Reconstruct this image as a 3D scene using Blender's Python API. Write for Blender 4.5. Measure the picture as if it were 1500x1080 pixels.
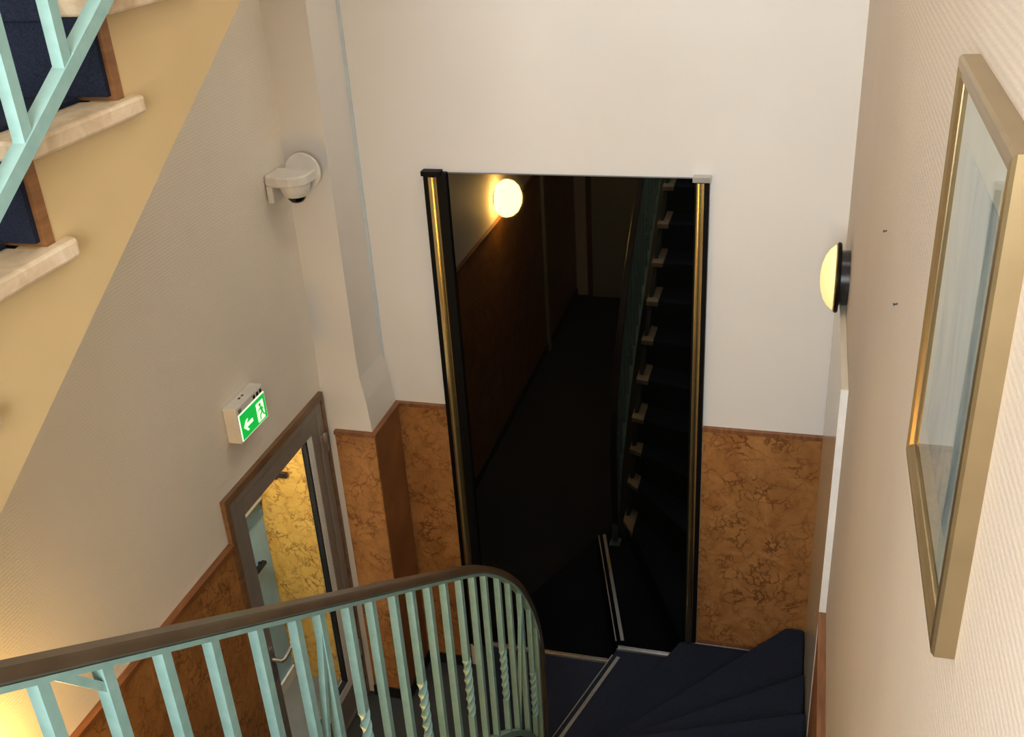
import bpy, bmesh, math, random
from mathutils import Vector, Matrix

# ------------------------------------------------------------------ basics
S = 4.5            # metres per plan unit (distance of the far wall from the viewer)
ZF = -0.99         # level of the hall floor in plan units, eye level is 0
def P(x, y, z): return Vector((x * S, y * S, (z - ZF) * S))

scn = bpy.context.scene
for o in list(bpy.data.objects): bpy.data.objects.remove(o)
col = scn.collection

# ------------------------------------------------------------------ camera
cam_d = bpy.data.cameras.new('camera'); cam = bpy.data.objects.new('camera', cam_d); col.objects.link(cam)
cam_d.sensor_width = 36; cam_d.lens = 36 * 1521.7 / 1500; cam_d.clip_start = 0.02
yaw, pitch, roll = math.radians(-16.777), math.radians(27.111), math.radians(3.68)
fw = Vector((math.sin(yaw) * math.cos(pitch), math.cos(yaw) * math.cos(pitch), -math.sin(pitch)))
rt = Vector((math.cos(yaw), -math.sin(yaw), 0)); dn = fw.cross(rt)
r2 = math.cos(roll) * rt + math.sin(roll) * dn; d2 = -math.sin(roll) * rt + math.cos(roll) * dn
m = Matrix((r2, -d2, -fw)).transposed().to_4x4(); m.translation = P(0, 0, 0)
cam.matrix_world = m
scn.camera = cam

# ------------------------------------------------------------------ world, daylight, exposure
w = bpy.data.worlds.new('world'); scn.world = w; w.use_nodes = True
w.node_tree.nodes['Background'].inputs[0].default_value = (0.62, 0.78, 1.0, 1)
w.node_tree.nodes['Background'].inputs[1].default_value = 1.2
def area(name, loc, rot, sx, sy, power, colr):
    L = bpy.data.lights.new(name, 'AREA'); L.shape = 'RECTANGLE'; L.size = sx; L.size_y = sy
    L.energy = power; L.color = colr
    o = bpy.data.objects.new(name, L); col.objects.link(o); o.location = loc; o.rotation_euler = rot
    return o
# area lamp as daylight, at an unseen window added behind the viewer
area('added_window_light', P(-0.11, -0.275, 0.01), (math.radians(90), 0, 0), 1.25, 2.0, 125, (0.97, 0.985, 1.0))
vs = scn.view_settings
vs.view_transform = 'Standard'; vs.look = 'None'; vs.gamma = 1; vs.use_curve_mapping = False
vs.exposure = 0.3

# ------------------------------------------------------------------ materials
MATS = {}
def newmat(name):
    mt = bpy.data.materials.new(name); mt.use_nodes = True
    nt = mt.node_tree; b = nt.nodes['Principled BSDF']; MATS[name] = mt
    return mt, nt, b
def setp(b, **k):
    names = dict(color='Base Color', rough='Roughness', metal='Metallic', ior='IOR', coat='Coat Weight', coat_rough='Coat Roughness',
                 emit='Emission Color', estr='Emission Strength', spec='Specular IOR Level', sheen='Sheen Weight')
    for a, v in k.items():
        if a in ('color', 'emit'): v = (*v, 1)
        b.inputs[names[a]].default_value = v
def coords(nt, scale=(1, 1, 1)):
    g = nt.nodes.new('ShaderNodeNewGeometry'); mp = nt.nodes.new('ShaderNodeMapping')
    mp.inputs['Scale'].default_value = scale
    nt.links.new(g.outputs['Position'], mp.inputs['Vector']); return mp.outputs[0]
def noise(nt, vec, scale, detail=4, rough=.55, dist=0):
    n = nt.nodes.new('ShaderNodeTexNoise'); n.inputs['Scale'].default_value = scale; n.inputs['Detail'].default_value = detail
    n.inputs['Roughness'].default_value = rough; n.inputs['Distortion'].default_value = dist
    nt.links.new(vec, n.inputs['Vector']); return n
def ramp(nt, fac, stops):
    r = nt.nodes.new('ShaderNodeValToRGB'); e = r.color_ramp.elements
    while len(e) < len(stops): e.new(0.5)
    for el, (p, c) in zip(e, stops): el.position = p; el.color = (*c, 1)
    nt.links.new(fac, r.inputs[0]); return r
def bump(nt, b, h, strength, dist=0.002):
    n = nt.nodes.new('ShaderNodeBump'); n.inputs['Strength'].default_value = strength; n.inputs['Distance'].default_value = dist
    nt.links.new(h, n.inputs['Height']); nt.links.new(n.outputs[0], b.inputs['Normal']); return n
def plain(name, color, rough=.5, **k):
    mt, nt, b = newmat(name); setp(b, color=color, rough=rough, **k)
    n = noise(nt, coords(nt), 14, 3)
    c0 = tuple(x * .93 for x in color); c1 = tuple(min(1, x * 1.05) for x in color)
    r = ramp(nt, n.outputs[0], [(.3, c0), (.7, c1)]); nt.links.new(r.outputs[0], b.inputs['Base Color'])
    return mt
def wallpaper(name, color, ribscale, axis, st=.5):
    mt, nt, b = newmat(name); setp(b, rough=.6)
    v = coords(nt); big = noise(nt, v, 1.3, 4)
    r = ramp(nt, big.outputs[0], [(.25, tuple(x * .94 for x in color)), (.75, tuple(min(1, x * 1.04) for x in color))])
    nt.links.new(r.outputs[0], b.inputs['Base Color'])
    wv = nt.nodes.new('ShaderNodeTexWave'); wv.bands_direction = axis; wv.inputs['Scale'].default_value = ribscale
    wv.inputs['Distortion'].default_value = 1.6; wv.inputs['Detail'].default_value = 2; wv.inputs['Detail Scale'].default_value = 6
    nt.links.new(v, wv.inputs['Vector'])
    fine = noise(nt, coords(nt, (90, 90, 300)), 1.0, 3)
    mx = nt.nodes.new('ShaderNodeMath'); mx.operation = 'ADD'
    nt.links.new(wv.outputs['Fac'], mx.inputs[0]); nt.links.new(fine.outputs[0], mx.inputs[1])
    bump(nt, b, mx.outputs[0], st, .0018)
    return mt
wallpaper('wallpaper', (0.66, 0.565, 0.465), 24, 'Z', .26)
wallpaper('wallpaper_brightened', (0.82, 0.765, 0.665), 24, 'Z', .22)  # same paper, colour brightened for light missing under the upper flight
mt, nt, b = newmat('white_paint'); setp(b, rough=.62)
n = noise(nt, coords(nt), 1.1, 5); r = ramp(nt, n.outputs[0], [(.25, (.74, .71, .655)), (.75, (.80, .775, .725))]); nt.links.new(r.outputs[0], b.inputs['Base Color'])
bump(nt, b, noise(nt, coords(nt), 55, 4).outputs[0], .18, .002)
mt, nt, b = newmat('stringer_paint'); setp(b, rough=.5)
n = noise(nt, coords(nt), 1.6, 5); r = ramp(nt, n.outputs[0], [(.25, (.53, .385, .185)), (.75, (.61, .45, .225))]); nt.links.new(r.outputs[0], b.inputs['Base Color'])

def marble_panel(name, c0, c1, vein, rough):
    mt, nt, b = newmat(name); setp(b, rough=rough, spec=.4)
    v = coords(nt)
    d = noise(nt, v, 5.5, 4, .6)
    mixv = nt.nodes.new('ShaderNodeMix'); mixv.data_type = 'VECTOR'; mixv.inputs[0].default_value = .25
    nt.links.new(v, mixv.inputs[4]); nt.links.new(d.outputs[1], mixv.inputs[5])
    vo = nt.nodes.new('ShaderNodeTexVoronoi'); vo.feature = 'DISTANCE_TO_EDGE'; vo.inputs['Scale'].default_value = 17
    nt.links.new(mixv.outputs[1], vo.inputs['Vector'])
    vr = ramp(nt, vo.outputs['Distance'], [(0.0, (1, 1, 1)), (.03, (.8, .8, .8)), (.095, (0, 0, 0))])
    gate = noise(nt, v, 9, 3); gr = ramp(nt, gate.outputs[0], [(.38, (.10, .10, .10)), (.62, (.9, .9, .9))])
    mul = nt.nodes.new('ShaderNodeMath'); mul.operation = 'MULTIPLY'
    nt.links.new(vr.outputs[0], mul.inputs[0]); nt.links.new(gr.outputs[0], mul.inputs[1])
    base = noise(nt, v, 7, 6, .65, .8); br = ramp(nt, base.outputs[0], [(.28, c0), (.72, c1)])
    mc = nt.nodes.new('ShaderNodeMix'); mc.data_type = 'RGBA'; mc.inputs[7].default_value = (*vein, 1)
    nt.links.new(mul.outputs[0], mc.inputs[0]); nt.links.new(br.outputs[0], mc.inputs[6])
    nt.links.new(mc.outputs[2], b.inputs['Base Color'])
    bump(nt, b, base.outputs[0], .15, .002)
    return mt
marble_panel('marbled_board', (.27, .110, .030), (.48, .23, .075), (.14, .050, .014), .38)
marble_panel('marbled_board_lit', (.58, .31, .06), (.80, .49, .12), (.20, .085, .015), .4)  # the wainscot marble again, with bright light mixed into its colours
mt, nt, b = newmat('marble'); setp(b, rough=.35)
n = noise(nt, coords(nt), 16, 6, .65, .6); r = ramp(nt, n.outputs[0], [(.3, (.50, .36, .22)), (.55, (.66, .52, .35)), (.75, (.76, .64, .47))]); nt.links.new(r.outputs[0], b.inputs['Base Color'])
mt, nt, b = newmat('navy_carpet'); setp(b, rough=.95, spec=.15)
n = noise(nt, coords(nt), 260, 3, .7); r = ramp(nt, n.outputs[0], [(.3, (.008, .011, .021)), (.7, (.024, .031, .056))]); nt.links.new(r.outputs[0], b.inputs['Base Color'])
bump(nt, b, n.outputs[0], .6, .004)
mt, nt, b = newmat('hall_carpet'); setp(b, rough=.92, spec=.2)
n = noise(nt, coords(nt), 200, 3, .7); r = ramp(nt, n.outputs[0], [(.3, (.022, .024, .027)), (.7, (.062, .066, .070))]); nt.links.new(r.outputs[0], b.inputs['Base Color'])
bump(nt, b, n.outputs[0], .5, .003)
def wood(name, c0, c1, sc=(3, 3, 40), rough=.4):
    mt, nt, b = newmat(name); setp(b, rough=rough)
    n = noise(nt, coords(nt, sc), 1.5, 5, .6, .5); r = ramp(nt, n.outputs[0], [(.3, c0), (.7, c1)]); nt.links.new(r.outputs[0], b.inputs['Base Color'])
wood('trim_wood', (.16, .060, .020), (.30, .125, .045), (30, 3, 3))
wood('riser_wood', (.17, .07, .022), (.31, .14, .05), (4, 4, 30))
wood('casing_wood', (.12, .065, .030), (.24, .135, .065), (4, 4, 20))
mt, nt, b = newmat('mint_paint'); setp(b, rough=.38)
n = noise(nt, coords(nt), 30, 4); r = ramp(nt, n.outputs[0], [(.3, (.20, .35, .315)), (.7, (.26, .42, .38))]); nt.links.new(r.outputs[0], b.inputs['Base Color'])
bump(nt, b, n.outputs[0], .12, .002)
mt, nt, b = newmat('handrail_brown'); setp(b, rough=.30, spec=.5)
n = noise(nt, coords(nt, (40, 6, 6)), 1.5, 4); r = ramp(nt, n.outputs[0], [(.3, (.052, .034, .019)), (.7, (.085, .058, .034))]); nt.links.new(r.outputs[0], b.inputs['Base Color'])
plain('black_metal', (.004, .004, .004), .5, spec=.12)
plain('string_green', (.030, .042, .030), .5)
plain('black_rubber', (.010, .010, .011), .7)
plain('skirting_black', (.008, .008, .010), .6)
mt, nt, b = newmat('black_glass'); setp(b, color=(.0015, .0015, .0012), rough=.018, ior=1.95)
plain('brass', (.80, .62, .30), .26, metal=1.0)
plain('dull_gold', (.34, .25, .13), .30, metal=.85)
plain('aluminium', (.62, .60, .56), .35, metal=.9)
plain('grey_aluminium', (.26, .23, .20), .45, metal=.15)
plain('pale_bead', (.80, .83, .81), .4)
plain('white_plastic', (.74, .72, .67), .4)
plain('white_lacquer', (.82, .80, .75), .3)
mt, nt, b = newmat('cream_lacquer'); setp(b, color=(.62, .55, .43), rough=.16, ior=1.6)
plain('dark_plastic', (.012, .012, .013), .25)
plain('lens_black', (.003, .003, .003), .08)
plain('daylight_blue', (.38, .64, .86), .45)  # pale blue imitating daylight behind the glass of the outer door
plain('blue_dark', (.14, .30, .48), .45)
plain('grey_tile', (.20, .20, .195), .5)
plain('grey_door_paint', (.42, .45, .42), .5)
plain('grey_skirt', (.3, .32, .3), .5)
plain('screw_metal', (.35, .3, .24), .4, metal=.8)
plain('ceiling_white', (.82, .80, .76), .8)
plain('passepartout', (.58, .58, .50), .7)
mt, nt, b = newmat('print_art'); setp(b, rough=.7)
v = coords(nt, (1, 6, 1.6)); n = noise(nt, v, 2.2, 6, .6, .9)
r = ramp(nt, n.outputs[0], [(.28, (.22, .27, .30)), (.45, (.42, .48, .49)), (.62, (.56, .58, .54)), (.8, (.62, .62, .55))]); nt.links.new(r.outputs[0], b.inputs['Base Color'])
def emis(name, color, strength, base=(.8, .8, .8)):
    mt, nt, b = newmat(name); setp(b, color=base, emit=color, estr=strength, rough=.3); return mt
emis('lamp_glass_bright', (1.0, .57, .14), 42, (.9, .8, .6))
emis('lamp_glass_soft', (1.0, .66, .20), .72, (.85, .75, .5))
emis('fill_globe', (1.0, .94, .84), 22, (.9, .88, .8))
emis('lobby_fill_globe', (1.0, .92, .76), 170, (.9, .88, .8))
emis('sign_green', (.004, .42, .05), .75, (.01, .35, .06))
emis('sign_white', (.72, 1.0, .62), .85, (.8, .9, .8))
def glass(name, tint, ior, rough=.0):
    mt = bpy.data.materials.new(name); mt.use_nodes = True; nt = mt.node_tree; nt.nodes.clear(); MATS[name] = mt
    out = nt.nodes.new('ShaderNodeOutputMaterial'); mx = nt.nodes.new('ShaderNodeMixShader'); fr = nt.nodes.new('ShaderNodeFresnel')
    fr.inputs[0].default_value = ior; t = nt.nodes.new('ShaderNodeBsdfTransparent'); t.inputs[0].default_value = (*tint, 1)
    g = nt.nodes.new('ShaderNodeBsdfGlossy'); g.inputs['Roughness'].default_value = rough
    # the pane's inner faces pass light on unreflected (a thin pane bends nothing)
    ge = nt.nodes.new('ShaderNodeNewGeometry'); sub = nt.nodes.new('ShaderNodeMath'); sub.operation = 'SUBTRACT'; sub.use_clamp = True
    nt.links.new(fr.outputs[0], sub.inputs[0]); nt.links.new(ge.outputs['Backfacing'], sub.inputs[1])
    nt.links.new(sub.outputs[0], mx.inputs[0]); nt.links.new(t.outputs[0], mx.inputs[1]); nt.links.new(g.outputs[0], mx.inputs[2])
    nt.links.new(mx.outputs[0], out.inputs[0])
glass('door_glass', (.95, .97, .96), 1.45)
glass('picture_glass', (.97, .98, .97), 1.6, .012)
glass('window_glass', (.98, .99, 1), 1.45)

# ------------------------------------------------------------------ mesh helpers
class MB:
    def __init__(s): s.v = []; s.f = []
    def add(s, vs, fs):
        k = len(s.v); s.v += [tuple(x) for x in vs]; s.f += [tuple(i + k for i in f) for f in fs]; return s
    def box(s, a, b):
        """axis-aligned box between two world points"""
        x0, x1 = sorted((a[0], b[0])); y0, y1 = sorted((a[1], b[1])); z0, z1 = sorted((a[2], b[2]))
        return s.add([(x0, y0, z0), (x1, y0, z0), (x1, y1, z0), (x0, y1, z0), (x0, y0, z1), (x1, y0, z1), (x1, y1, z1), (x0, y1, z1)],
                     [(0, 3, 2, 1), (4, 5, 6, 7), (0, 1, 5, 4), (1, 2, 6, 5), (2, 3, 7, 6), (3, 0, 4, 7)])
    def ubox(s, x0, x1, y0, y1, z0, z1): return s.box(P(x0, y0, z0), P(x1, y1, z1))
    def prism(s, poly, off):
        """closed polygon of world points extruded by the vector off"""
        n = len(poly); off = Vector(off); vs = [Vector(p) for p in poly] + [Vector(p) + off for p in poly]
        fs = [tuple(range(n)), tuple(reversed(range(n, 2 * n)))] + [(i, i + n, (i + 1) % n + n, (i + 1) % n) for i in range(n)]
        return s.add(vs, fs)
    def sweep(s, path, prof, up=Vector((1, 0, 0)), twist=None):
        """profile (a along side, b along normal) along path; side is kept near 'up'"""
        n = len(path); k = len(prof); rings = []
        for i, p in enumerate(path):
            t = (path[min(i + 1, n - 1)] - path[max(i - 1, 0)]).normalized()
            sd = (up - t * up.dot(t)).normalized(); nm = t.cross(sd)
            if twist: 
                c, q = math.cos(twist[i]), math.sin(twist[i]); sd, nm = sd * c + nm * q, nm * c - sd * q
            rings.append([p + sd * a + nm * b2 for a, b2 in prof])
        vs = [q for r in rings for q in r]
        fs = [(i * k + j, i * k + (j + 1) % k, (i + 1) * k + (j + 1) % k, (i + 1) * k + j) for i in range(n - 1) for j in range(k)]
        fs += [tuple(reversed(range(k))), tuple(range((n - 1) * k, n * k))]
        return s.add(vs, fs)
    def bar(s, a, b, w, d, up=Vector((1, 0, 0))):
        return s.sweep([Vector(a), Vector(b)], [(-w / 2, -d / 2), (w / 2, -d / 2), (w / 2, d / 2), (-w / 2, d / 2)], up)
    def lathe(s, c, axis, prof, seg=40):
        """profile of (radius, height along axis)"""
        axis = Vector(axis).normalized(); a = axis.orthogonal().normalized(); b2 = axis.cross(a); vs = []
        for r, h in prof:
            for i in range(seg):
                t = 2 * math.pi * i / seg; vs.append(Vector(c) + axis * h + (a * math.cos(t) + b2 * math.sin(t)) * r)
        fs = [(i * seg + j, i * seg + (j + 1) % seg, (i + 1) * seg + (j + 1) % seg, (i + 1) * seg + j) for i in range(len(prof) - 1) for j in range(seg)]
        fs += [tuple(reversed(range(seg))), tuple(range((len(prof) - 1) * seg, len(prof) * seg))]
        return s.add(vs, fs)
    def build(s, name, mat, parent=None, bevel=0, smooth=False, seg=2):
        me = bpy.data.meshes.new(name); me.from_pydata(s.v, [], s.f); 
        bm = bmesh.new(); bm.from_mesh(me); bmesh.ops.recalc_face_normals(bm, faces=bm.faces); bm.to_mesh(me); bm.free()
        me.materials.append(MATS[mat])
        o = bpy.data.objects.new(name, me); col.objects.link(o)
        if smooth:
            for p in me.polygons: p.use_smooth = True
            me.set_sharp_from_angle(angle=math.radians(38))
        if bevel:
            md = o.modifiers.new('bevel', 'BEVEL'); md.width = bevel; md.segments = seg; md.limit_method = 'ANGLE'
        if parent is not None:
            o.parent = parent; o.matrix_parent_inverse = parent_matrix(parent).inverted()
        return o
def parent_matrix(o):
    mm = Matrix.Translation(o.location)
    return mm if o.parent is None else parent_matrix(o.parent) @ o.matrix_parent_inverse @ mm
def tag(o, label, cat, group=None, kind=None):
    o['label'] = label; o['category'] = cat
    if group: o['group'] = group
    if kind: o['kind'] = kind
    return o
def thing(name, label, cat, loc, group=None, kind=None):
    o = bpy.data.objects.new(name, None); o.empty_display_size = .1; col.objects.link(o); o.location = loc
    return tag(o, label, cat, group, kind)
def B(x0, x1, y0, y1, z0, z1): return MB().ubox(x0, x1, y0, y1, z0, z1)

# ------------------------------------------------------------------ plan constants (plan units)
XL, XR, YF, YB, ZT = -0.507, 0.0455, 1.0, -0.262, 0.50
ZW = -0.593        # top of the marbled wainscot
ZM = -0.974        # bottom of the marbled boards
T = 0.03           # wall thickness
WT = 0.0035        # board thickness
LAND = -0.334

# ------------------------------------------------------------------ room shell
wf = B(XL - T, XR + T, YF, YF + T, ZF - .05, ZT).build('wall_far', 'white_paint')
tag(wf, 'white plastered end wall around the tall black glass panel', 'wall', kind='structure')
wp = B(-.4480, -.3835, YF - WT, YF, ZM, ZW).build('wainscot_panel', 'marbled_board', wf)
wp2 = B(-.0865, XR, YF - WT, YF, -.8935, ZW).build('wainscot_panel', 'marbled_board', wf)
B(-.4480, -.3835, YF - WT * 1.7, YF, ZW, ZW + .0045).build('cap_rail', 'trim_wood', wf)
B(-.0865, XR, YF - WT * 1.7, YF, ZW, ZW + .0045).build('cap_rail', 'trim_wood', wf)
B(-.0865, -.016, YF - WT * 1.6, YF, -.8945, -.889).build('foot_rail', 'trim_wood', wf)
B(-.4480, -.3835, YF - WT * 1.6, YF, ZF, ZM).build('skirting', 'skirting_black', wf)

plain('crease_daylight', (.60, .66, .66), .5)
B(-.459, -.4555, YF - .002, YF, ZW + .005, ZT - .001).build('daylight_strip', 'crease_daylight', wf)  # painted strip standing in for daylight reflected along the crease
# left wall, with the doorway opening
DY0, DY1, DZ1 = .703, .9245, -.541
lw = MB()
lw.ubox(XL - T, XL, YB, DY0, ZF - .05, ZT); lw.ubox(XL - T, XL, DY1, YF, ZF - .05, ZT); lw.ubox(XL - T, XL, DY0, DY1, DZ1, ZT)
lwo = tag(lw.build('wall_left', 'wallpaper_brightened'), 'cream ribbed wallpaper wall holding the green exit sign', 'wall', kind='structure')
B(XL, XL + WT, .046, DY0 - .001, ZM, ZW).build('wainscot_panel', 'marbled_board', lwo)
B(XL, XL + WT * 2, .046, DY0 - .001, ZW, ZW + .0045).build('cap_rail', 'trim_wood', lwo)
B(XL, XL + WT * 1.6, YB, DY0 - .001, ZF, ZM).build('skirting', 'skirting_black', lwo)
B(XL, XL + .010, .030, .046, ZF, LAND - .03).build('corner_post', 'grey_skirt', lwo)
B(XL, XL + WT, YB, .030, ZM, ZW + .2).build('wainscot_panel', 'marbled_board', lwo)

# right wall
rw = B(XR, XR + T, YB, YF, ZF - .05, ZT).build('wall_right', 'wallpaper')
tag(rw, 'cream ribbed wallpaper wall beside the framed picture', 'wall', kind='structure')
B(XR - .0055, XR, .375, .7345, -.86, -.612).build('wainscot_panel', 'marbled_board', rw)
B(XR - .0066, XR, .375, .7345, -.612, -.608).build('cap_rail', 'trim_wood', rw)

# back wall with an unseen window, placed and sized for its light
WX0, WX1, WZ0, WZ1 = -.26, 0.040, -.225, .245
bw = MB()
bw.ubox(XL, WX0, YB - T, YB, ZF - .05, ZT); bw.ubox(WX1, XR, YB - T, YB, ZF - .05, ZT)
bw.ubox(WX0, WX1, YB - T, YB, ZF - .05, WZ0); bw.ubox(WX0, WX1, YB - T, YB, WZ1, ZT)
bwo = tag(bw.build('wall_back', 'white_paint'), 'white wall behind the viewer with the added window', 'wall', kind='structure')
win = thing('added_window', 'unseen white window added behind the viewer for daylight', 'window', P(-.11, YB - .015, WZ0), kind='structure')
fr = MB(); yy = (YB - .02, YB - .010)
fr.ubox(WX0, WX0 + .012, *yy, WZ0, WZ1); fr.ubox(WX1 - .012, WX1, *yy, WZ0, WZ1); fr.ubox(WX0 + .012, WX1 - .012, *yy, WZ0, WZ0 + .012); fr.ubox(WX0 + .012, WX1 - .012, *yy, WZ1 - .012, WZ1)
fr.build('added_window_frame', 'white_lacquer', win)
B(-.115, -.105, *yy, WZ0 + .012, WZ1 - .012).build('added_window_mullion', 'white_lacquer', win)
for a, b_ in ((WX0 + .012, -.115), (-.105, WX1 - .012)):
    B(a, b_, YB - .016, YB - .0145, WZ0 + .012, WZ1 - .012).build('added_window_pane', 'window_glass', win)

tag(B(XL - T, XR + T, YB - T, YF + T, ZT, ZT + T).build('ceiling', 'ceiling_white'), 'white stairwell ceiling high above', 'ceiling', kind='structure')
tag(B(XL, XR, YB, YF, ZF - .05, ZF).build('floor', 'hall_carpet'), 'dark charcoal carpet on the hall floor', 'floor', kind='structure')
ul = MB(); ul.ubox(XL, XR, YB, -.001, LAND - .03, LAND); ul.ubox(-.215, XR, -.001, .127, LAND - .03, LAND)
tag(ul.build('floor_landing', 'navy_carpet'), 'navy carpeted half landing under the viewer', 'floor', kind='structure')

# pillar in the left corner, its plaster flaring out just above the boards
pil = thing('wall_pillar', 'white plastered corner pillar flaring above its marbled boards', 'pillar', P(-.478, .96, ZF), kind='structure')
rings = [(-.459, .932, ZT), (-.459, .932, -.500), (-.4575, .931, -.525), (-.452, .928, -.552), (-.449, .926, -.580), (-.448, .925, ZW), (-.448, .925, ZF)]
pv = []; pf = []
for xr, yf, z in rings: pv += [P(XL, yf, z), P(xr, yf, z), P(xr, YF, z), P(XL, YF, z)]
for i in range(len(rings) - 1):
    for j in range(4): pf.append((i * 4 + j, i * 4 + (j + 1) % 4, (i + 1) * 4 + (j + 1) % 4, (i + 1) * 4 + j))
pf += [(0, 1, 2, 3), tuple(range((len(rings) - 1) * 4, len(rings) * 4))]
MB().add(pv, pf).build('shaft', 'white_paint', pil)
B(XL + .014, -.448 + WT, .925 - WT, .925, ZM, ZW).build('wainscot_panel', 'marbled_board', pil)
B(-.448, -.448 + WT, .925, YF - WT, ZM, ZW).build('wainscot_panel', 'trim_wood', pil)
cp = MB().ubox(XL + .014, -.448 + WT * 1.8, .925 - WT * 1.8, .925, ZW, ZW + .0045); cp.ubox(-.448, -.448 + WT * 1.8, .925, YF - WT * 1.7, ZW, ZW + .0045)
cp.build('cap_rail', 'trim_wood', pil)
sk = MB().ubox(XL + .014, -.448 + WT * 1.6, .925 - WT * 1.6, .925, ZF, ZM); sk.ubox(-.448, -.448 + WT * 1.6, .925, YF - WT * 1.6, ZF, ZM)
sk.build('skirting', 'skirting_black', pil)

# ------------------------------------------------------------------ glazed door in the left wall
door = thing('door_1', 'grey framed glass door in the wallpaper wall below the exit sign', 'door', P(XL, .815, ZF), kind='structure')
x0, x1 = XL - .012, XL + .003
cs = MB()   # thin wooden casing
cs.ubox(XL - .004, XL + .005, DY0, DY0 + .007, ZF, DZ1); cs.ubox(XL - .004, XL + .005, DY1 - .005, DY1, ZF, DZ1)
cs.ubox(XL - .004, XL + .005, DY0 + .007, DY1 - .005, DZ1 - .008, DZ1); cs.build('casing', 'casing_wood', door)
fy0, fy1, fz1 = DY0 + .007, DY1 - .005, DZ1 - .008
f2 = MB()
f2.ubox(x0, x1, fy0, fy0 + .012, ZF + .001, fz1); f2.ubox(x0, x1, fy1 - .012, fy1, ZF + .001, fz1); f2.ubox(x0, x1, fy0 + .012, fy1 - .012, fz1 - .010, fz1)
f2.build('door_frame', 'grey_aluminium', door, .004)
ly0, ly1, lz1, lz0 = fy0 + .0125, fy1 - .0125, fz1 - .0105, ZF + .004
gy0, gy1, gz1, gz0 = ly0 + .016, ly1 - .014, lz1 - .020, lz0 + .040
leaf = MB(); lx0, lx1 = XL - .010, XL + .001
leaf.ubox(lx0, lx1, ly0, gy0, lz0, lz1); leaf.ubox(lx0, lx1, gy1, ly1, lz0, lz1); leaf.ubox(lx0, lx1, gy0, gy1, gz1, lz1); leaf.ubox(lx0, lx1, gy0, gy1, lz0, gz0)
lf = leaf.build('door_leaf', 'grey_aluminium', door, .002)
gb = MB(); bx = (lx0 + .001, lx1 - .001)
B(*bx, gy1 - .011, gy1, gz0, gz1).build('glazing_bead', 'pale_bead', lf); B(*bx, gy0, gy1 - .011, gz0, gz0 + .012).build('glazing_bead', 'pale_bead', lf)
B(lx0 + .003, lx1 - .0015, gy1 - .0145, gy1 - .011, gz0 + .012, gz1).build('rubber_seal', 'black_rubber', lf)
B(lx0 + .003, lx1 - .0015, gy0, gy1 - .0145, gz0 + .012, gz0 + .0145).build('rubber_seal', 'black_rubber', lf)
B(lx0 + .004, lx0 + .0055, gy0, gy1 - .0145, gz0 + .0145, gz1).build('glass_pane', 'door_glass', lf)
# lever handle on its back plate, near stile
hz = -.760; hy = ly0 + .008
pl = MB().ubox(lx1, lx1 + .0022, hy - .0035, hy + .0035, hz - .026, hz + .016).build('lock_plate', 'aluminium', door, .002)
hp = [P(lx1 + .002, hy, hz), P(lx1 + .012, hy, hz), P(lx1 + .0135, hy + .004, hz), P(lx1 + .0135, hy + .022, hz + .002), P(lx1 + .010, hy + .028, hz + .002)]
circ = [(math.cos(t * math.pi / 4) * .009, math.sin(t * math.pi / 4) * .009) for t in range(8)]
MB().sweep(hp, circ, Vector((0, 0, 1))).build('handle', 'aluminium', door, smooth=True)
for zz in (-.600, -.905):      # hinges on the far stile
    h = MB().lathe(P(XL + .0055, fy1 - .006, zz), (0, 0, 1), [(.009, -.055), (.011, -.05), (.011, .05), (.009, .055)], 14)
    h.ubox(XL + .003, XL + .0055, fy1 - .014, fy1 - .004, zz - .008, zz + .010); h.build('hinge', 'aluminium', door, smooth=True)
B(XL - .012, XL + .003, DY0 + .0075, DY1 - .0055, ZF - .0005, ZF + .0032).build('threshold', 'aluminium', door)

# ------------------------------------------------------------------ vestibule behind the glass door
VX = -.615; VY = .934; VZ = ZF - .0
tag(B(VX - T, XL - T, VY, VY + T, ZF - .05, -.45).build('wall_vestibule', 'marbled_board_lit'), 'marbled wall behind the door glass, bright light put in its colour', 'wall', kind='structure')
tag(B(VX - T, XL - T, .60, .63, ZF - .05, -.45).build('wall_vestibule_near', 'white_paint'), 'white near side wall of the small entrance lobby', 'wall', kind='structure')
tag(B(VX - T, XL - T, .63, VY, ZF - .05, ZF).build('floor_vestibule', 'grey_tile'), 'grey tiled lobby floor seen through the door glass', 'floor', kind='structure')
tag(B(VX - T, XL - T, .60, VY + T, -.45, -.43).build('ceiling_vestibule', 'ceiling_white'), 'white lobby ceiling behind the glass door', 'ceiling', kind='structure')
d2_ = thing('door_2', 'outer glass door with the daylight behind it painted pale blue', 'door', P(VX, .78, ZF), kind='structure')
B(VX - .012, VX, .63, VY - .001, -.973, -.728).build('door_leaf', 'daylight_blue', d2_)
B(VX - .012, VX + .001, .63, VY - .001, -.728, -.704).build('top_rail', 'blue_dark', d2_)
B(VX - .014, VX + .004, .63, VY - .001, -.704, -.45).build('transom', 'white_lacquer', d2_)
B(VX - .012, VX + .003, .63, VY - .001, ZF, -.973).build('bottom_rail', 'white_lacquer', d2_)
vl = thing('lobby_fill_lamp', 'round unseen lamp added to light the lobby behind the glass door', 'lamp', P(-.560, .72, -.45))  # added lamp, out of sight, to brighten the lobby
MB().lathe(P(-.560, .72, -.45), (0, 0, -1), [(.10, 0), (.10, .02)]).build('base', 'white_plastic', vl, smooth=True)
MB().lathe(P(-.560, .72, -.45), (0, 0, -1), [(.09, .02), (.088, .05), (.06, .08), (.02, .09), (.002, .091)]).build('globe', 'lobby_fill_globe', vl, smooth=True)
br = thing('door_closer', 'small black closer arm against the marbled lobby wall', 'closer', P(-.576, VY - .004, -.664))
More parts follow.
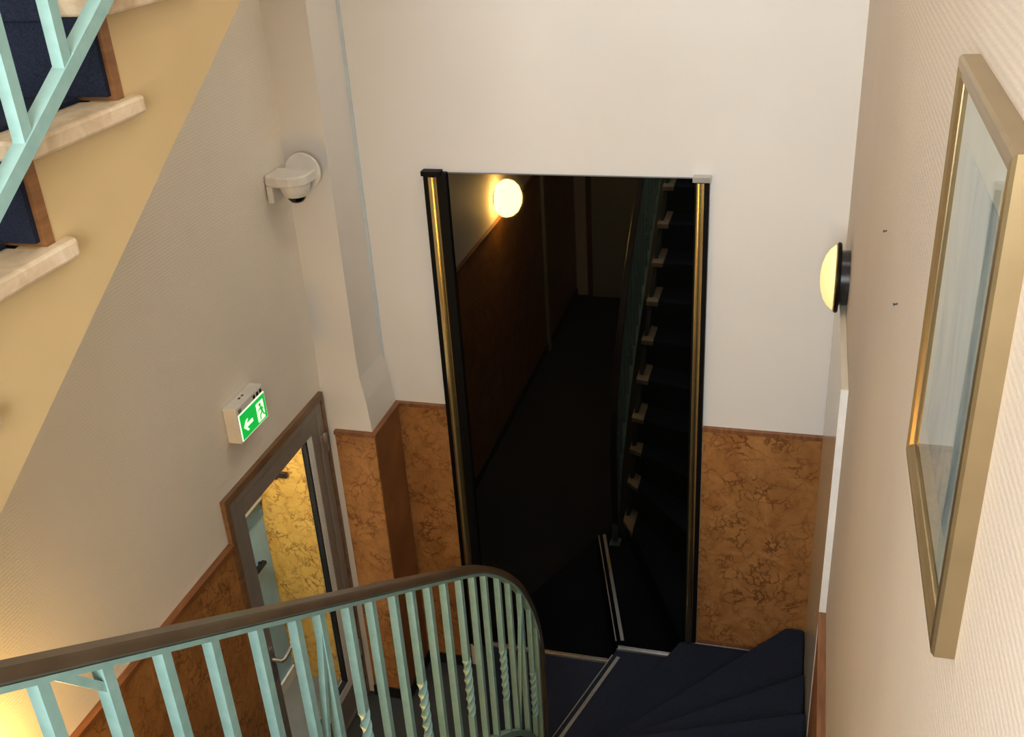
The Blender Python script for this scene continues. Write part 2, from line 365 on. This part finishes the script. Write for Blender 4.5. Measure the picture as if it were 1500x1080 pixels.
MB().ubox(-.583, -.5695, VY - .006, VY - .001, -.6675, -.6605).build('arm', 'dark_plastic', br, .003)
MB().ubox(-.585, -.582, VY - .008, VY, -.669, -.659).build('bracket', 'dark_plastic', br)
lk = thing('door_lock', 'black pull bar on the pale blue outer door', 'handle', P(VX + .003, .897, -.782))
MB().bar(P(VX + .005, .886, -.782), P(VX + .005, .909, -.782), .018, .028, Vector((0, 0, 1))).build('bar', 'dark_plastic', lk)
for q in (.890, .902): B(VX, VX + .004, q, q + .003, -.785, -.779).build('mount', 'dark_plastic', lk)

# ------------------------------------------------------------------ grey door at the end of the hall
d3 = thing('door_3', 'grey hall door under the landing', 'door', P(-.36, YB, ZF), kind='structure')
B(-.463, -.27, YB, YB + .006, ZF, -.55).build('door_leaf', 'grey_door_paint', d3)
cs = MB(); cs.ubox(-.475, -.463, YB, YB + .009, ZF, -.538); cs.ubox(-.27, -.258, YB, YB + .009, ZF, -.538); cs.ubox(-.463, -.27, YB, YB + .009, -.55, -.538)
cs.build('casing', 'casing_wood', d3)
MB().lathe(P(-.285, YB + .006, -.76), (0, 1, 0), [(.012, 0), (.012, .03), (.026, .04), (.026, .055), (.01, .065)]).build('knob', 'aluminium', d3, smooth=True)

# ------------------------------------------------------------------ tall black glass panel on the end wall
gp = thing('black_glass_panel', 'tall black reflecting glass panel edged with brass on white wall', 'glass panel', P(-.235, YF, -.948))
px0, px1, pzt = -.383, -.087, -.308
zl, zr = -.9476, -.9231
yg = YF - .0045
gl = MB().prism([P(px0 + .026, yg, zl), P(-.186, yg, zl), P(-.186, yg, zr), P(px1 - .014, yg, zr), P(px1 - .014, yg, pzt), P(px0 + .026, yg, pzt)], (0, .0042 * S, 0))
gl.build('glass', 'black_glass', gp)
lp = B(px0, px0 + .026, YF - .0085, YF - .0003, zl, pzt + .001).build('post', 'black_metal', gp, .006)
rp = B(px1 - .014, px1, YF - .0085, YF - .0003, -.8940, pzt + .001).build('post', 'black_metal', gp, .006)
def halfround(xa, xb, y, z0, z1, name, par):
    c = (xa + xb) / 2; r = (xb - xa) / 2; pts = []
    for i in range(9):
        t = math.pi * i / 8; pts.append(P(c - r * math.cos(t), y - r * .55 * math.sin(t), z0))
    return MB().prism(pts, (0, 0, (z1 - z0) * S)).build(name, 'brass', par, smooth=True)
halfround(px0 + .0055, px0 + .0155, YF - .0085, zl, pzt - .003, 'brass_strip', lp)
halfround(px1 - .0125, px1 - .0045, YF - .0085, -.893, pzt - .003, 'brass_strip', rp)
B(px1 - .016, px1 + .001, YF - .011, YF - .0003, pzt - .002, pzt + .003).build('post_cap', 'aluminium', rp)
B(px0 - .001, px0 + .02, YF - .011, YF - .0003, pzt - .002, pzt + .003).build('post_cap', 'black_metal', lp)
B(px0 + .026, -.190, yg - .0032, yg, zl, zl + .0028).build('sill', 'aluminium', gp)
B(-.184, -.112, yg - .0032, yg, zr, zr + .0028).build('sill', 'aluminium', gp)

# ------------------------------------------------------------------ lower flight: winders round the newel, then straight steps
XI = -.213
steps = [  # inner (x,y), outer (x,y), tread level
    ((-.262, .735), (-.375, .9950), -.948), ((-.2537, .765), (-.1862, .9950), -.9235), ((XI, .757), (-.106, .9942), -.895),
    ((XI, .720), (.018, .9942), -.852), ((XI, .696), (.0388, .876), -.810), ((XI, .677), (.0388, .778), -.768),
    ((XI, .634), (.0383, .705), -.727), ((XI, .587), (.0383, .635), -.685), ((XI, .538), (.0383, .568), -.643), ((XI, .484), (.0383, .502), -.601),
    ((XI, .425), (.0383, .437), -.559), ((XI, .366), (.0383, .372), -.516), ((XI, .306), (.0452, .308), -.471), ((XI, .246), (.0452, .247), -.426), ((XI, .187), (.0452, .187), -.380)]
low = thing('lower_staircase', 'navy carpeted winding stairs rising along the right hand wall', 'staircase', P(-.1, .9, ZF))
prevz = ZF
for k, (ip, op, z) in enumerate(steps):
    if k + 1 < len(steps): nip, nop, nz = steps[k + 1]
    else: nip, nop = (XI, .1275), (.0452, .1275)
    ov = .004
    poly = [ip, op]
    if op[1] > .99 and nop[1] < .99 and nop[0] > .035: poly.append((.0388, .9942))
    dx = Vector((nip[0] - nop[0], nip[1] - nop[1]))
    poly += [(nop[0], nop[1]), (nip[0], nip[1])]
    if k == 0: poly = [ip, op, (-.1862, .9950), (-.2537, .765)]
    if k == 1: poly = [ip, op, (-.106, .9942), (XI, .757), (-.236, .735)]
    zb = (ZF if k < 6 else prevz - .045)
    tr = MB().prism([P(x, y, zb) for x, y in poly], (0, 0, (z - zb) * S)).build('tread', 'navy_carpet', low, .012)
    if k >= 2:
        # marble end of the tread, open to the well
        y_in = ip[1]; y_b = nip[1]
        me_ = MB().prism([P(XI - .004, y_in + .004, z - .0065), P(XI - .004, y_b - .003, z - .0065), P(XI + .014, y_b + (.003 if k < 8 else 0), z - .0065), P(XI + .014, y_in + .004 + .014 * (op[1] - ip[1]) / (op[0] - ip[0]), z - .0065)], (0, 0, .0075 * S))
        me_.build('marble_end', 'marble', tr, .004)
    if k == 1:
        a = Vector((ip[0], ip[1])); c = Vector((op[0] - .003, op[1] - .012)); dv = (c - a).normalized(); nr = Vector((dv.y, -dv.x))
        for off, wd in ((.0006, .0014), (.0088, .0044)):
            q = [a + nr * (off - wd / 2), c + nr * (off - wd / 2), c + nr * (off + wd / 2), a + nr * (off + wd / 2)]
            MB().prism([P(v.x, v.y, z) for v in q], (0, 0, .0012 * S)).build('nosing_strip', 'aluminium', tr)
    prevz = z
# cream inner string of the straight part, and the newel drum
st = MB(); pts = []
for (ip, op, z) in steps[2:]: pts.append(P(XI - .002, ip[1], z - .008))
pts += [P(XI - .002, .127, -.343), P(XI - .002, .127, -.42)]
pts += [P(XI - .002, ip[1] - .02, z - .075) for (ip, op, z) in reversed(steps[2:])]
st.prism(pts, (.006 * S, 0, 0)).build('stringer', 'string_green', low)

# ------------------------------------------------------------------ upper flight along the left wall
upf = thing('upper_staircase', 'navy carpeted stairs with pale marble tread ends on the left', 'staircase', P(-.39, 0, LAND))
XLU = XL + .0004; XU = -.270; XS = -.276
SY, SZ, G, Rr = .309, -.088, .062, .041
k0, k1 = -5, 10
for k in range(k0, k1):
    y = SY + G * k; z = SZ + Rr * k
    if y + G > .925: break
    tr = MB().prism([P(XLU, y, z), P(XU - .004, y, z), P(XU, y + .004, z), P(XU, y + .076, z), P(XU - .003, y + .078, z), P(XS - .003, y + .078, z), P(XS - .003, y + G + .001, z), P(XLU, y + G + .001, z)], (0, 0, -.0075 * S))
    tr = tr.build('tread', 'marble', upf, .006)
    L_ = [(y + G, z), (y + G, z + .0022), (y - .0024, z + .0022), (y - .0024, z - .0085), (y - .0002, z - .0085), (y - .0002, z)]
    MB().prism([P(XLU, u, v) for u, v in L_], ((XU - .021 - XLU) * S, 0, 0)).build('tread_carpet', 'navy_carpet', tr, .004)
    rs = B(XLU, XS + .0006, y + .003, y + .008, z - Rr, z - .0075).build('riser', 'riser_wood', upf)
    B(XLU, XS - .0018, y + .0005, y + .003, z - Rr + .002, z - .0075).build('riser_carpet', 'navy_carpet', rs)
sp = []
for k in range(k0, k1):
    y = SY + G * k; z = SZ + Rr * k
    if y + G > .925: break
    sp += [P(XS, y + .0031, z - Rr), P(XS, y + .0031, z - .0076)]
    ylast, zlast = y + G + .003, z - .0076
sp += [P(XS, ylast, zlast), P(XS, ylast, -.2115 + (ylast - .252) * .616), P(XS, .02, -.2115 + (.02 - .252) * .616), P(XS, -.001, LAND - .03)]
MB().prism(sp, (-.012 * S, 0, 0)).build('stringer', 'stringer_paint', upf)
sb = [P(XLU, .02, LAND), P(XLU, ylast, zlast - .03), P(XLU, ylast, -.2115 + (ylast - .252) * .616), P(XLU, .02, -.2115 + (.02 - .252) * .616)]
MB().prism(sb, ((XS - .012 - XLU) * S, 0, 0)).build('soffit', 'white_paint', upf)

# ------------------------------------------------------------------ railings
def interp(path, y):
    for a, b_ in zip(path, path[1:]):
        if a[0] <= y <= b_[0]: return a[1] + (b_[1] - a[1]) * (y - a[0]) / (b_[0] - a[0])
    return path[-1][1]
def smooth_path(pts, n=6):
    out = []
    for i in range(len(pts) - 1):
        p0 = pts[max(i - 1, 0)]; p1 = pts[i]; p2 = pts[i + 1]; p3 = pts[min(i + 2, len(pts) - 1)]
        for j in range(n):
            t = j / n
            out.append(tuple(.5 * ((2 * b) + (-a + c) * t + (2 * a - 5 * b + 4 * c - d) * t * t + (-a + 3 * b - 3 * c + d) * t ** 3) for a, b, c, d in zip(p0, p1, p2, p3)))
    out.append(pts[-1]); return out
railprof = [(-.021, -.008), (-.017, -.014), (.017, -.014), (.021, -.008), (.021, .006), (.014, .013), (0, .0155), (-.014, .013), (-.021, .006)]
BW = .0225
def baluster(x, y, z0, z1, parent, twisted=False):
    mb = MB(); h = BW / 2; sq = [(-h, -h), (h, -h), (h, h), (-h, h)]
    a = P(x, y, z0); b_ = P(x, y, z1)
    if not twisted: mb.sweep([a, b_], sq)
    else:
        L = (b_ - a).length; n = 44; path = []; tw = []
        c0, c1 = .24, .56
        ts = [0] + [c0 + (c1 - c0) * i / n for i in range(n + 1)] + [1]
        for t in ts:
            path.append(a + (b_ - a) * t); tw.append(max(0, min(1, (t - c0) / (c1 - c0))) * math.pi * 3)
        mb.sweep(path, sq, Vector((1, 0, 0)), tw)
    return mb.build('baluster', 'mint_paint', parent)
XA = -.2255
def zline(y): return -.4535 - .676 * (y - .535)
hr = [(.06, zline(.06)), (.20, zline(.20)), (.35, zline(.35)), (.50, zline(.50)), (.60, zline(.60) - .001), (.645, -.5335), (.687, -.573), (.720, -.610), (.746, -.648), (.768, -.690), (.780, -.730), (.7845, -.775), (.7830, -.820), (.778, -.870), (.773, -.915)]
ra = thing('lower_railing', 'mint green stair railing with brown handrail sweeping down in front', 'railing', P(XA, .5, -.75))
hs = smooth_path(hr)
MB().sweep([P(XA, y, z) for y, z in hs], railprof).build('handrail', 'handrail_brown', ra, smooth=True)
MB().sweep([P(XA, y - .001, z - .0045) for y, z in hs], [(-.015, -.006), (.015, -.006), (.015, .004), (-.015, .004)]).build('rail_bar', 'mint_paint', ra)
DROP = .186
bb = [(y, z - DROP) for y, z in hr[:10]] + [(.7805, -.900), (.781, -.916)]
bs = smooth_path(bb)
MB().sweep([P(XA, y, z) for y, z in bs], [(-.018, -.012), (.018, -.012), (.018, .012), (-.018, .012)]).build('bottom_bar', 'mint_paint', ra)
ys = [.934, 1.062, 1.204, 1.343, 1.495, 1.647, 1.755, 1.898, 2.03, 2.174, 2.297, 2.427, 2.563, 2.706, 2.84, 2.966, 3.122, 3.254, 3.405, 3.534, 3.622]
ys = [y / 4.7 for y in ys]
ys = [.085, .114, .143, .171] + ys
for i, y in enumerate(ys):
    zt = interp(hs[:], y) - .004; zb = interp(bs, y)
    tw = (i - 4) in (1, 4, 7, 10, 13, 16, 19)
    baluster(XA, y, max(zb, -.92), zt, ra, tw)
def strut(y0, z0, y1, z1, par, x=XA, w_=.016, d_=.014): 
    MB().bar(P(x, y0, z0), P(x, y1, z1), w_, d_).build('strut', 'mint_paint', par)
y1_, y2_ = ys[4], ys[5]
strut(y1_ + .004, interp(hs, y1_) - .0065, y2_, interp(hs, y2_) - .0165, ra)
yv = ys[10]; strut(yv - .001, interp(hs, yv) - .018, yv - .030, interp(bs, yv - .03) + .002, ra)
yv = ys[22]; strut(yv, interp(hs, yv) - .020, yv - .028, interp(bs, yv - .028), ra)
MB().box(P(XA, .779, -.9231) - Vector((.035, .045, 0)), P(XA, .779, -.9205) + Vector((.035, .045, 0))).build('foot_plate', 'mint_paint', ra, .01)

rb = thing('upper_railing', 'mint green railing climbing the marble ended stairs on the left', 'railing', P(-.262, .3, -.1))
XB = -.262
def zb_u(y): return -.0947 + .662 * (y - .287)
ya, yb = .03, .88
MB().sweep([P(XB, ya, zb_u(ya)), P(XB, yb, zb_u(yb))], [(-.014, -.012), (.014, -.012), (.014, .012), (-.014, .012)]).build('bottom_bar', 'mint_paint', rb)
hh = .186
MB().sweep([P(XB, ya, zb_u(ya) + hh), P(XB, yb, zb_u(yb) + hh)], railprof).build('handrail', 'handrail_brown', rb, smooth=True)
MB().sweep([P(XB, ya, zb_u(ya) + hh - .0045), P(XB, yb, zb_u(yb) + hh - .0045)], [(-.015, -.006), (.015, -.006), (.015, .004), (-.015, .004)]).build('rail_bar', 'mint_paint', rb)
y = .2996 - .0295 * 9; i = 0
while y < .88:
    baluster(XB, y, zb_u(y), zb_u(y) + hh - .005, rb, i % 3 == 1); y += .0295; i += 1
for y in (.10, .47, .84):
    MB().bar(P(XB, y, zb_u(y)), P(XB, y, zb_u(y) - .018), .02, .02).build('foot_post', 'mint_paint', rb)

# ------------------------------------------------------------------ glossy cream board on the right wall
ap = thing('cover_board', 'glossy cream cover board standing against the far right corner', 'board', P(.043, .86, -.9))
B(XR - .0055, XR - .0003, .737, .9955, -.90, -.392).build('face', 'cream_lacquer', ap)
B(XR - .0060, XR - .0003, .735, .737, -.90, -.3915).build('edge_strip', 'white_lacquer', ap)
for zz in (-.665, -.50):
    MB().lathe(P(XR - .0055, .80, zz), (-1, 0, 0), [(.006, 0), (.005, .002), (.002, .003)], 12).build('screw', 'screw_metal', ap)

# ------------------------------------------------------------------ wall lamps
def sconce(name, label, c, ax, r, mat, dp=1.0, globe=False):
    t = thing(name, label, 'lamp', c, 'round wall lamps')
    MB().lathe(c, ax, [(r * .80, 0), (r * .80, .035)] if not globe else [(r * .45, 0), (r * .45, .03)]).build('base', 'dark_plastic', t, smooth=True)
    if globe:
        MB().lathe(c, ax, [(r * .5, .012), (r * .8, .03), (r * .97, .065), (r, .10), (r * .93, .14), (r * .72, .178), (r * .4, .202), (r * .01, .21)]).build('shade', mat, t, smooth=True)
        return t
    MB().lathe(c, ax, [(r, .035), (r * 1.02, .040), (r * 1.02, .047), (r * .97, .050)]).build('rim', 'black_metal', t, smooth=True)
    MB().lathe(c, ax, [(r * f_, .050 + (h_ - .050) * dp) for f_, h_ in ((.955, .050), (.93, .062), (.82, .083), (.64, .103), (.4, .117), (.16, .123), (.01, .1235))]).build('shade', mat, t, smooth=True)
    MB().lathe(c, ax, [(r * .99, .0500), (r * 1.0, .053), (r * .955, .056), (r * .93, .0505)]).build('trim_ring', 'brass', t, smooth=True)
    return t
sconce('wall_lamp', 'dim yellow dome lamp on the wallpaper wall near the picture', P(XR, .900, -.366), (-1, 0, 0), .138, 'lamp_glass_soft', .8)
sconce('wall_lamp', 'bright yellow lamp reflected in the black glass panel', P(XL, .345, -.551), (1, 0, 0), .145, 'lamp_glass_bright', globe=True)
cl = thing('fill_globe_lamp', 'white globe lamp added out of view as fill light', 'lamp', P(-.03, .78, ZT))  # unseen lamp added to light the far and left walls
MB().lathe(P(-.03, .78, ZT), (0, 0, -1), [(.12, 0), (.12, .04)]).build('base', 'white_plastic', cl, smooth=True)
MB().lathe(P(-.03, .78, ZT), (0, 0, -1), [(.11, .04), (.19, .09), (.22, .17), (.20, .26), (.13, .32), (.04, .345), (.004, .346)]).build('globe', 'fill_globe', cl, smooth=True)

# ------------------------------------------------------------------ framed picture on the right wall
pic = thing('framed_picture', 'gold framed pale print under glass on the right wall', 'picture', P(XR, .27, -.13))
fy0, fy1, fz0, fz1 = .2195, .3205, -.1915, -.0615
XF = .0398
fwid = .0062
def stile(pts, name='frame_rail'):
    # mitred rail: outer edge a-b, inner edge d-c, moulded (outer half higher)
    (ya, za), (yb, zb), (yc, zc), (yd, zd) = pts
    mid = lambda p, q, t: (p[0] + (q[0] - p[0]) * t, p[1] + (q[1] - p[1]) * t)
    a, b_, c, d = pts
    rows = []
    for t, x in ((0, XR), (0, XF + .0008), (.12, XF), (.45, XF - .0002), (.6, XF + .0009), (.8, XF + .0004), (1, XF + .0014), (1, XR)):
        rows.append((P(x, *mid(a, d, t)), P(x, *mid(b_, c, t))))
    vs_ = [v for r_ in rows for v in r_]; n_ = len(rows)
    fs_ = [(2 * i, 2 * i + 1, 2 * ((i + 1) % n_) + 1, 2 * ((i + 1) % n_)) for i in range(n_)] + [tuple(range(0, 2 * n_, 2)), tuple(range(1, 2 * n_, 2))]
    return MB().add(vs_, fs_).build(name, 'dull_gold', pic)
o = [(fy0, fz0), (fy1, fz0), (fy1, fz1), (fy0, fz1)]
i_ = [(fy0 + fwid, fz0 + fwid), (fy1 - fwid, fz0 + fwid), (fy1 - fwid, fz1 - fwid), (fy0 + fwid, fz1 - fwid)]
for k in range(4): stile([o[k], o[(k + 1) % 4], i_[(k + 1) % 4], i_[k]])
iy0, iy1, iz0, iz1 = fy0 + fwid, fy1 - fwid, fz0 + fwid, fz1 - fwid
B(XF + .0030, XR, iy0, iy1, iz0, iz1).build('mount_board', 'passepartout', pic)
B(XF + .0027, XF + .0030, iy0 + .012, iy1 - .012, iz0 + .014, iz1 - .014).build('print', 'print_art', pic)
B(XF + .0016, XF + .0022, iy0, iy1, iz0, iz1).build('glass', 'picture_glass', pic)

# nails left in the wallpaper
for (yy_, zz_, lab) in ((.460, -.1985, 'dark bent nail in the wallpaper between lamp and picture'), (.560, -.1995, 'tiny nail hole plug in the wallpaper above the bent nail')):
    nl = thing('nail', lab, 'nail', P(XR, yy_, zz_))
    MB().lathe(P(XR, yy_, zz_), (-1, 0, -.25), [(.0018, -.003), (.0018, .007), (.0034, .007), (.0034, .009)], 10).build('shank', 'dark_plastic', nl)

# ------------------------------------------------------------------ emergency exit sign
sg = thing('exit_sign', 'green lit emergency exit sign with arrow above the glass door', 'sign', P(XL, .764, -.477))
sx = -.4925; sy0, sy1, sz0, sz1 = .737, .7905, -.4965, -.4590
B(XL, sx, sy0, sy1, sz0, sz1).build('housing', 'white_plastic', sg, .006)
ga = (sy0 + .0022, sy1 - .0012, sz0 + .002, sz1 - .0078)
B(sx, sx + .0006, ga[0], ga[1], ga[2], ga[3]).build('light_border', 'sign_white', sg)
pn = B(sx + .0006, sx + .0010, ga[0] + .0009, ga[1] - .0009, ga[2] + .0009, ga[3] - .0009).build('green_panel', 'sign_green', sg)
def sgn(poly, mat='sign_white', name='pictogram', d0=.0010, d1=.0015):
    return MB().prism([P(sx + d0, u, v) for u, v in poly], ((d1 - d0) * S, 0, 0)).build(name, mat, pn)
cu, cv = .7525, -.4822    # arrow pointing towards the near side
ar = [(-.0085, 0), (-.0028, .0058), (.0002, .0058), (-.0036, .0016), (.0085, .0016), (.0085, -.0016), (-.0036, -.0016), (.0002, -.0058), (-.0028, -.0058)]
sgn([(cu + a, cv + b_) for a, b_ in ar], name='arrow')
mu, mv = .7770, -.4820
sgn([(mu - .0065, mv - .0095), (mu + .0068, mv - .0095), (mu + .0068, mv + .0100), (mu - .0065, mv + .0100)], name='doorway')
def man(poly): sgn(poly, 'sign_green', 'running_figure', .0015, .0019)
man([(mu - .0005 + .0019 * math.cos(t * math.pi / 5), mv + .0072 + .0019 * math.sin(t * math.pi / 5)) for t in range(10)])
for a, b_, wd in (((.0005, .0048), (.0022, -.0010), .0030), ((.0002, .0042), (-.0042, .0022), .0013), ((.0012, .0040), (.0048, .0012), .0013), ((.0020, -.0008), (-.0022, -.0032), .0017), ((-.0022, -.0032), (-.0026, -.0080), .0014), ((.0024, -.0010), (.0040, -.0046), .0017), ((.0040, -.0046), (.0062, -.0062), .0014)):
    a = Vector(a); b_ = Vector(b_); dd = (b_ - a).normalized(); nn = Vector((-dd.y, dd.x)) * wd / 2
    man([(mu + q.x, mv + q.y) for q in (a + nn, b_ + nn, b_ - nn, a - nn)])
for u in (.770, .7765, .783): 
    B(sx, sx + .0008, u, u + .0028, sz1 - .0062, sz1 - .0028).build('indicator', 'dark_plastic', sg)
B(sx, sx + .0006, .741, .746, sz1 - .0065, sz1 - .0030).build('maker_plate', 'grey_aluminium', sg)
for u in (.757, .763): B(sx - .0085, sx - .0065, u, u + .003, sz1, sz1 + .0004).build('screw_cover', 'dark_plastic', sg)

# ------------------------------------------------------------------ security camera at the pillar
cc = thing('security_camera', 'white dome security camera on the corner pillar', 'camera', P(-.488, .925, -.29))
yc0 = .914
cx = -.478
top = []; 
for i in range(13):
    t = math.pi * (-.5 + i / 12) ; top.append((cx + .0125 * math.cos(t) * 1.15, yc0 - .020 + .020 * -math.sin(t) * 1.0))
outl = [(XL + .001, yc0), (XL + .001, yc0 - .030), (cx - .012, yc0 - .036)] 
for i in range(9):
    t = -math.pi / 2 + math.pi / 2 * i / 8; outl.append((cx - .004 + .018 * math.cos(t), yc0 - .018 + .018 * math.sin(t)))
outl += [(cx + .014, yc0)]
MB().prism([P(x, y, -.291) for x, y in outl], (0, 0, .0105 * S)).build('bracket', 'white_plastic', cc, .008)
B(XL + .001, XL + .008, yc0 - .030, yc0, -.309, -.291).build('bracket_leg', 'white_plastic', cc, .006)
MB().lathe(P(cx - .002, yc0 - .018, -.291), (0, 0, -1), [(.068, 0), (.066, .02), (.058, .042), (.050, .054)]).build('dome_shell', 'white_plastic', cc, smooth=True)
MB().lathe(P(cx - .002, yc0 - .018, -.291), (0, 0, -1), [(.042, .053), (.040, .066), (.030, .080), (.014, .087), (.002, .088)]).build('lens_dome', 'lens_black', cc, smooth=True)
MB().lathe(P(cx, yc0, -.284), (0, -1, 0), [(.085, 0), (.085, .012)]).build('mount_plate', 'white_plastic', cc, .003)
